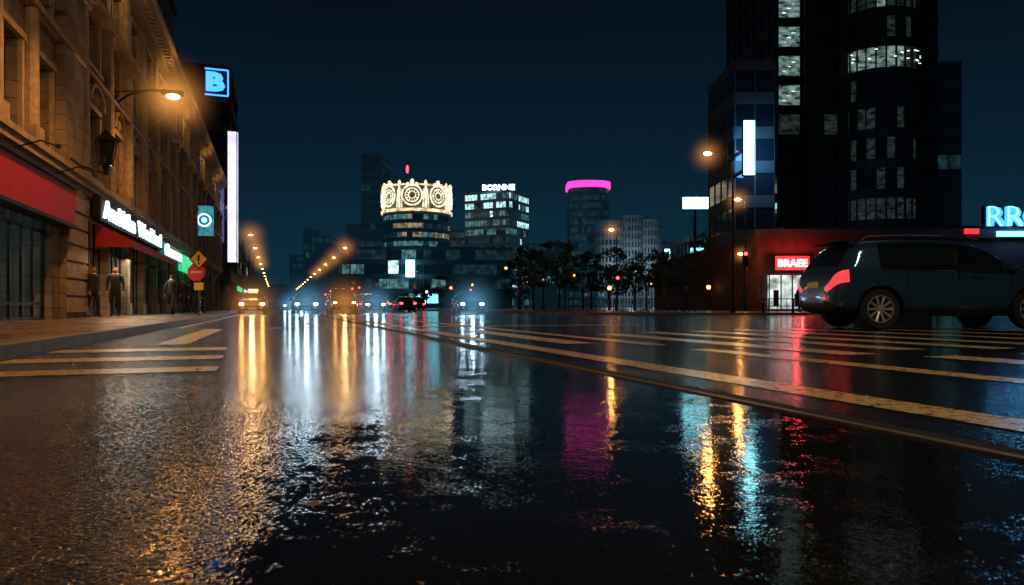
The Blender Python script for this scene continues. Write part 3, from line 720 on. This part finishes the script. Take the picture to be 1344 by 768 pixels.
for (px,py,d) in ((592,378,100),(690,370,84),(753,362,88),(800,378,70),(899,350,80),(855,372,90),(930,377,66),(560,383,110),(620,374,120),(664,352,110),(712,368,95)):
    x=(px-672)/896*d; z_=.45+(403-py)*d/896
    b=MB(); b.cyl((0,0,0),(0,0,z_-.35),.06,.04,'dark'); b.cyl((0,0,z_-.4),(0,0,z_-.3),.12,.14,'dark'); b.ell((0,0,z_-.1),.2,.2,.22,'amber_xs'); b.cyl((0,0,z_+.08),(0,0,z_+.2),.16,.03,'dark')
    o=b.obj('park_lamp',loc=(x,d,.1)); 

def signal(x,y,h,k,base=.1):
    b=MB(); b.cyl((0,0,0),(0,0,h),.08,.06,'dark')
    b.box(-.18,.18,-.3,-.08,h-1.1,h,'black')
    for j in range(3):
        zc=h-.2-j*.34; kk=k if (j==0 and k=='tailb') or (j==2 and k=='green') else 'black'
        b.cyl((0,-.3,zc),(0,-.33,zc),.13,.13,kk,14); b.box(-.13,.13,-.45,-.3,zc+.12,zc+.15,'black')
    o=b.obj('traffic_light',loc=(x,y,base)); return o
for (px,py,d,k) in ((810,362,60,'tailb'),(799,378,75,'tailb'),(463,377,90,'tailb'),(472,376,96,'tailb'),(428,385,110,'tailb'),(593,377,100,'tailb'),(618,379,110,'tailb'),(977,330,50,'tailb'),(548,350,120,'green')):
    signal((px-672)/896*d,d,.35+(403-py)*d/896,k)

b=MB(); x,y=-11.45,25
b.cyl((0,0,0),(0,0,2.45),.035,.035,'chrome')
def diamond(cx_,cz,r_,yy,k,k2):
    b.face([(cx_,yy,cz-r_),(cx_+r_,yy,cz),(cx_,yy,cz+r_),(cx_-r_,yy,cz)],k)
    b.face([(cx_,yy+.02,cz-r_),(cx_-r_,yy+.02,cz),(cx_,yy+.02,cz+r_),(cx_+r_,yy+.02,cz)],k2)
    q=r_*.86; b.face([(cx_,yy-.004,cz-q),(cx_+q,yy-.004,cz),(cx_,yy-.004,cz+q),(cx_-q,yy-.004,cz)],'yellow')
diamond(0,2.08,.36,-.05,'black','dark')
b.box(-.035,.035,-.062,-.058,2.0,2.22,'black'); b.box(-.035,.035,-.062,-.058,1.88,1.94,'black')
n=8; oc=[(.34*math.cos(R(22.5+45*i)),.34*math.sin(R(22.5+45*i))) for i in range(n)]
b.face([(p[0]-.1,-.03,1.6+p[1]) for p in oc],'redface'); b.face([(p[0]-.1,-.015,1.6+p[1]) for p in oc][::-1],'dark'); b.box(-.3,.1,-.036,-.032,1.57,1.64,'plate')
b.box(-.17,.17,-.05,-.03,.95,1.22,'yellow')
b.obj('traffic_sign',loc=(x,y,.12))

b=MB(); 
for i in range(34):
    x=3.5+i*.55; b.cyl((x,42.2-.03*i,.1),(x,42.2-.03*i,.95),.02,.02,'dark',6)
for zz in(.5,.95): b.cyl((3.5,42.2,zz),(3.5+33*.55,42.2-.99,zz),.025,.025,'dark',6)
b.obj('railing')
for (x,y) in ((14.6,39.7),(16.3,39.6),(19.5,39.5),(24.5,39.3)):
    b=MB(); b.cyl((0,0,0),(0,0,.75),.08,.07,'dark'); b.ell((0,0,.77),.09,.09,.07,'dark'); b.cyl((0,0,.6),(0,0,.66),.085,.085,'plate'); b.obj('bollard',loc=(x,y,.12))

# ---------------------------------------------------------------- trees
b=MB(); rt_=random.Random(21)
def tree(x,y,h,cr0):
    b.cyl((x,y,.1),(x,y,h*.45),.16,.09,'bark',7)
    for c in range(16):
        a=rt_.uniform(0,6.283); rr=cr0*rt_.uniform(.1,1)**.6; z_=h*rt_.uniform(.42,1.0); sh=1-.5*max(0,(z_/h-.6)/.4)
        px_,py_=x+rr*sh*math.cos(a),y+rr*sh*math.sin(a)
        b.cyl((x,y,h*.35),(px_,py_,z_-.2),.05,.015,'bark',4)
        cs=rt_.uniform(.35,.8)
        for l in range(42):
            v=Vector((rt_.gauss(0,1),rt_.gauss(0,1),rt_.gauss(0,.7)))*cs*.55
            q=Vector((px_,py_,z_))+v; s_=rt_.uniform(.09,.22)
            d1=Vector((rt_.uniform(-1,1),rt_.uniform(-1,1),rt_.uniform(-1,1))).normalized()*s_; d2=d1.orthogonal()*rt_.uniform(.5,.9)
            b.face([q-d1,q+d2,q+d1,q-d2],'leaf')
for i in range(20):
    d=rt_.uniform(72,94); px=680+i*16.5+rt_.uniform(-6,6); tree((px-672)/896*d,d,rt_.uniform(5,8),rt_.uniform(1.8,2.8))
for i in range(7):
    d=rt_.uniform(110,130); px=560+i*20; tree((px-672)/896*d,d,rt_.uniform(4.5,6.5),rt_.uniform(1.6,2.4))
b.obj('distant_trees')

# ---------------------------------------------------------------- vehicles
SUV=[(0,.70,.46,.62,.80,.66,.82,.84),(.05,.85,.36,.64,1.0,.78,1.03,1.05),(.13,.91,.31,.68,1.10,.80,1.16,1.19),(.34,.93,.27,.70,1.13,.74,1.47,1.53),(.46,.93,.26,.7,1.13,.72,1.60,1.67),(.9,.935,.25,.7,1.12,.71,1.645,1.725),(1.6,.94,.25,.7,1.10,.72,1.66,1.75),(2.3,.94,.25,.7,1.08,.72,1.65,1.745),(2.9,.935,.25,.7,1.06,.71,1.58,1.68),(3.3,.93,.25,.7,1.05,.74,1.33,1.42),(3.72,.93,.25,.7,1.03,.80,1.07,1.11),(4.3,.92,.26,.66,.96,.75,1.0,1.04),(4.62,.86,.28,.6,.86,.66,.89,.92),(4.76,.76,.32,.55,.72,.6,.74,.76),(4.8,.66,.36,.52,.66,.5,.68,.69)]
SED=[(0,.66,.42,.58,.78,.6,.80,.82),(.06,.8,.34,.6,.92,.68,.95,.97),(.5,.87,.25,.62,.95,.70,.99,1.02),(.95,.88,.22,.62,.95,.68,1.03,1.06),(1.35,.89,.2,.62,.94,.62,1.30,1.35),(1.8,.89,.2,.62,.93,.6,1.38,1.45),(2.5,.89,.2,.62,.92,.6,1.38,1.455),(3.0,.89,.2,.62,.91,.63,1.22,1.28),(3.45,.89,.2,.62,.9,.7,.93,.98),(4.1,.87,.22,.58,.83,.66,.86,.9),(4.45,.8,.25,.52,.72,.6,.74,.77),(4.57,.7,.3,.48,.6,.5,.62,.63)]
def car(name,loc,rot,paint,kind,hk='hl',tk='tail',hero=False,on=True,glow=True):
    S=SUV if kind=='suv' else SED; Ln=S[-1][0]; root=empty(name,loc,rot)
    vs=[];fs=[];mi=[]
    mats=[paint,'carglass',tk,'black']
    for (x,w_,zb,zm,zl,wr,ze,zt) in S:
        half=[(0,zb),(w_*.86,zb),(w_*.985,zb+.1),(w_,zm),(w_*.995,zm+(zl-zm)*.45),(w_*.965,zl),(wr,ze),(wr*.62,zt),(0,zt+.008)]
        ring_=half+[(-p[0],p[1]) for p in half[-2:0:-1]]
        for p in ring_: vs.append((x-Ln/2,p[0],p[1]))
    n=16; ns=len(S)
    for i in range(ns-1):
        xa,xb=S[i][0],S[i+1][0]
        for j in range(n):
            j2=(j+1)%n; fs.append((i*n+j,(i+1)*n+j,(i+1)*n+j2,i*n+j2))
            s_=j if j<8 else 15-j
            k=0
            if kind=='suv':
                if s_==5 and .85<=xa and xb<=3.35: k=1
                if s_ in(6,7) and xa>=2.85 and xb<=3.75: k=1
                if s_ in(6,7) and xa>=.12 and xb<=.47: k=1
                if s_==4 and xb<=.35: k=2
                if s_ in(0,1): k=3
            else:
                if s_==5 and .9<=xa and xb<=3.1: k=1
                if s_ in(6,7) and (xa>=2.45 and xb<=3.5): k=1
                if s_ in(6,7) and (xa>=.9 and xb<=1.4): k=1
                if s_==4 and xb<=.1: k=2
                if s_==0: k=3
            mi.append(k)
    fs.append(tuple(range(n))); mi.append(0); fs.append(tuple((ns-1)*n+j for j in range(n))[::-1]); mi.append(0)
    me=bpy.data.meshes.new('body'); me.from_pydata(vs,[],fs)
    for k in mats: me.materials.append(M[k])
    me.polygons.foreach_set('material_index',mi)
    bm=bmesh.new(); bm.from_mesh(me); bmesh.ops.recalc_face_normals(bm,faces=bm.faces)
    cl=bm.edges.layers.float.new('crease_edge')
    for e_ in bm.edges:
        a_,c_=e_.verts[0].index,e_.verts[1].index
        if a_%n==c_%n and a_%n in(5,11): e_[cl]=.75
        if a_%n==c_%n and a_%n in(6,10): e_[cl]=.5
        if a_%n==c_%n and a_%n in(3,13): e_[cl]=.35
    bm.to_mesh(me); bm.free()
    o=bpy.data.objects.new('body',me); COL.objects.link(o)
    ms=o.modifiers.new('s','SUBSURF'); ms.levels=3 if hero else 2; ms.render_levels=ms.levels
    wr_=.385 if kind=='suv' else .33; wx=[.92-Ln/2, (3.82 if kind=='suv' else 3.62)-Ln/2]
    W=.94 if kind=='suv' else .89
    cut=MB()
    for x in wx:
        for sd in(-1,1): cut.cyl((x,sd*(W+.3),wr_),(x,sd*(W-.32),wr_),wr_+.06,wr_+.06,'black',36)
    cu=cut.obj('c'); mb=o.modifiers.new('b','BOOLEAN'); mb.object=cu; mb.operation='DIFFERENCE'; mb.solver='EXACT'
    try: mb.material_mode='TRANSFER'
    except Exception: pass
    dg=bpy.context.evaluated_depsgraph_get(); dg.update()
    me2=bpy.data.meshes.new_from_object(o.evaluated_get(dg)); bpy.data.objects.remove(o); bpy.data.objects.remove(cu)
    me2.polygons.foreach_set('use_smooth',[True]*len(me2.polygons))
    body=bpy.data.objects.new('body',me2); COL.objects.link(body); body.parent=root
    try: me2.set_sharp_from_angle(angle=R(38))
    except Exception: pass
    for wi,x in enumerate(wx):
        for sd in(-1,1):
            b=MB(); yw=sd*(W-.13)
            prof=[(wr_*.66,-.11),(wr_*.93,-.115),(wr_*.99,-.08),(wr_,-.03),(wr_,.03),(wr_*.99,.08),(wr_*.93,.115),(wr_*.66,.11)]
            b.lathe_y((x,yw,wr_),prof,'tyre',36)
            rr=wr_*.67; b.lathe_y((x,yw,wr_),[(rr,-.11),(rr*.95,-.112),(rr*.93,-.07),(rr*.9,-.02),(rr*.9,.02),(rr*.93,.07),(rr*.95,.112),(rr,.11)],'rim',36)
            b.lathe_y((x,yw,wr_),[(0,0),(rr*.9,0)],'black',24)
            for q in range(10):
                a=2*math.pi*q/10
                for da in(-.07,.07):
                    p0=(x+.05*math.cos(a),yw+sd*.075,wr_+.05*math.sin(a)); p1=(x+rr*.93*math.cos(a+da),yw+sd*.095,wr_+rr*.93*math.sin(a+da))
                    b.cyl(p0,p1,.019,.014,'rim',6)
            b.cyl((x,yw+sd*.05,wr_),(x,yw+sd*.1,wr_),.055,.045,'rim',14)
            b.obj('wheel_%d%s'%(wi,'l' if sd>0 else 'r'),root)
    b=MB(); fx=Ln/2
    if kind=='suv':
        for sd in(-1,1):
            yy=sd*.70
            b.tube([(-1.75,yy,1.69),(-1.65,yy,1.765),(-.6,yy,1.79),(.3,yy,1.775),(.5,yy,1.70)],.018,'chrome')
            b.tube([(-1.45,sd*.918,1.135),(-.8,sd*.925,1.118),(0,sd*.925,1.095),(.8,sd*.915,1.075)],.011,'chrome',6)
            for x in(-.75,.35): b.cyl((x-.1,sd*.955,.98),(x+.1,sd*.955,.98),.016,.016,'chrome',8)
            for x in(-.98,.02,1.02): b.box(x-.004,x+.004,min(sd*.90,sd*.9425),max(sd*.90,sd*.9425),.38,1.08,'black')
            b.box(-1.0,1.05,min(sd*.9,sd*.95),max(sd*.9,sd*.95),.27,.36,'dark')
            b.ell((.98,sd*1.03,1.16),.09,.1,.075,paint,12,8); b.cyl((.98,sd*.9,1.1),(.98,sd*1.0,1.13),.03,.03,'dark',6)
            b.box(-.06,.02,min(sd*.80,sd*.86),max(sd*.80,sd*.86),1.14,1.5,'black')
        b.box(-fx+.28,-fx+.62,-.62,.62,1.69,1.725,'black'); b.box(-fx+.0,-fx+.012,-.26,.26,.80,.92,'plate')
        b.box(-fx-.012,-fx+.05,-.62,.62,.42,.5,'black'); b.cyl((-fx+.02,-.55,.6),(-fx-.004,-.55,.6),.05,.05,'tailg',10)
        b.cyl((-fx+.6,.0,1.74),(-fx+.5,0,1.86),.012,.006,'dark',6)
    zh=.72 if kind=='suv' else .64
    for sd in(-1,1):
        xh=fx-.14 if kind=='suv' else fx-.09
        b.ell((xh,sd*.6,zh),.1,.17,.075,'chrome',12,8); 
        if on: b.ell((xh+.06,sd*.6,zh),.07,.13,.08,hk,12,8)
        b.cyl((fx-.06,sd*.55,.38),(fx+.0,sd*.55,.38),.06,.05,'plate',10)
        if tk=='tailb': b.box(-fx-.02,-fx+.03,min(sd*.5,sd*.78),max(sd*.5,sd*.78),.74,.88,'tailb')
    b.box(fx-.1,fx+.005,-.42,.42,.4,.56,'black')
    for j in range(4): b.box(fx-.02,fx+.012,-.4,.4,.42+j*.035,.428+j*.035,'chrome')
    b.box(fx+.0,fx+.014,-.24,.24,.3,.39,'plate')
    if kind!='suv':
        for sd in(-1,1): b.ell((.85,sd*.96,.98),.08,.1,.07,paint,10,6)
    if name=='taxi': b.prism([(.0,-.3),(.22,-.26),(.22,.26),(.0,.3)],1.46,1.6,'amber_xs')
    b.obj('trim_and_lamps',root)
    if on:
        if glow: halo(root,(fx+.1,0,zh),2.8,(.2,.62,1) if hk=='hl' else (1,.42,.1),1.2)
        light('SPOT','headlight_beam',root,(fx+.15,0,zh),(.6,.85,1) if hk=='hl' else (1,.6,.25),45,.12,(R(84),0,R(-90)),R(60),.6)
    return root
pc=car('parked_car',(8.85,14.45,0),R(-1),'paint_suv','suv',tk='tail',hero=True,on=False); pc.scale=(1.03,1.03,1.06)
HA=R(-70.9)
car('taxi',(-16.8,44.3,0),HA,'paint_y','sedan','hlw')
car('oncoming_car',(-14.4,47.5,0),HA,'paint_w','sedan')
car('oncoming_car',(-12.0,48,0),HA,'paint_y','suv','hlw')
car('oncoming_car',(-11.3,55,0),HA,'paint_b','sedan')
car('oncoming_car',(-2.9,44.6,0),HA+R(-8),'paint_b','sedan')
car('oncoming_car',(-30,92,0),HA,'paint_w','sedan')
car('oncoming_car',(-26,84,0),HA,'paint_b','suv',glow=False)
for (px,d) in ((475,75),(545,90),(515,80),(460,62),(530,66)):
    car('stationary_car',((px-672)/896*d,d,0),HA+math.pi,'paint_b','suv' if px%2 else 'sedan',tk='tailb',on=False)

# ---------------------------------------------------------------- people
def person(x,y,ht,face,walk=0.0,jk='jacket',base=.12):
    s=ht/1.75; V=[];Ed=[];Rd=[]
    def a(p,r,par=None):
        V.append(Vector(p)); Rd.append(r)
        if par is not None: Ed.append((par,len(V)-1))
        return len(V)-1
    pel=a((0,0,.95),.135); w1=a((0,0,1.1),.125,pel); ch=a((0,0,1.32),.155,w1); nb_=a((0,0,1.45),.10,ch); nk=a((0,.01,1.52),.055,nb_)
    h0=a((0,-.015,1.60),.075,nk); h1=a((0,-.01,1.67),.088,h0); a((0,.005,1.73),.06,h1)
    a((0,-.105,1.635),.014,h0)
    for sd in(-1,1):
        sw=walk*sd
        hp=a((sd*.1,0,.88),.10,pel); kn=a((sd*.11,-.25*sw-.02,.5),.066,hp); an=a((sd*.11,-.45*sw+.03+(.06 if sw<0 else 0),.1),.045,kn); a((sd*.12,-.45*sw-.13,.045),.04,an)
        sh=a((sd*.19,0,1.42),.07,nb_); el=a((sd*.25,.18*sw+.03,1.14),.048,sh); wr=a((sd*.25,.3*sw-.05,.9),.032,el); pa=a((sd*.25,.32*sw-.07,.84),.034,wr)
        for j in range(4): 
            f=a((sd*.25,.32*sw-.10+j*.018,.79-.004*abs(j-1.5)),.009,pa); a((sd*.242,.32*sw-.10+j*.018,.745+.006*abs(j-1.5)),.008,f)
        th=a((sd*.24,.32*sw-.115,.82),.01,pa); a((sd*.235,.32*sw-.125,.79),.009,th)
    me=bpy.data.meshes.new('p'); me.from_pydata([v*s for v in V],Ed,[]); o=bpy.data.objects.new('p',me); COL.objects.link(o)
    o.modifiers.new('k','SKIN')
    sv=me.skin_vertices[0].data
    for i,r in enumerate(Rd): sv[i].radius=(r*s*(1.25 if i in(2,) else 1),r*s)
    sv[0].use_root=True
    ss=o.modifiers.new('s','SUBSURF'); ss.levels=1
    dg=bpy.context.evaluated_depsgraph_get(); dg.update(); m2=bpy.data.meshes.new_from_object(o.evaluated_get(dg)); bpy.data.objects.remove(o)
    m2.materials.clear()
    for k in(jk,'trouser','skin','hair'): m2.materials.append(M[k])
    for p in m2.polygons:
        c=p.center/s; k=0
        if c.z<.86 and abs(c.x)<.2: k=1
        if c.z>1.5: k=2
        if c.z>1.69 or (c.z>1.58 and c.y>.02): k=3
        if abs(c.x)>.2 and c.z<.9 and c.z>.7: k=2
        p.material_index=k; p.use_smooth=True
    r=bpy.data.objects.new('pedestrian',m2); COL.objects.link(r); r.location=(x,y,base-.005); r.rotation_euler=(0,0,face)
person(-13.25,22.8,1.68,R(20),0,'jacket'); person(-13.2,21.5,1.62,R(70),.3,'jacket2'); 
person(-15.9,33,1.72,R(-10),.5,'jacket'); person(-15.4,33.6,1.65,R(160),-.4,'jacket2')
person(-18.7,45,1.7,R(10),.4); person(-17.3,36.5,1.7,R(190),.4,'jacket2')
person(-14.2,28.5,1.7,R(175),.5,'jacket'); person(-18.9,41.5,1.66,R(0),.3,'jacket2')
person(17.9,42.5,1.72,R(100),.3,'jacket2'); person(19.6,46,1.7,R(200),.4); person(11,43.2,1.7,R(80),.4)

sl=bpy.data.lights.new('moon','SUN'); sl.energy=.008; sl.angle=R(.5); sl.color=(.7,.85,1); so=bpy.data.objects.new('moon',sl); COL.objects.link(so); so.rotation_euler=(R(50),0,R(30))
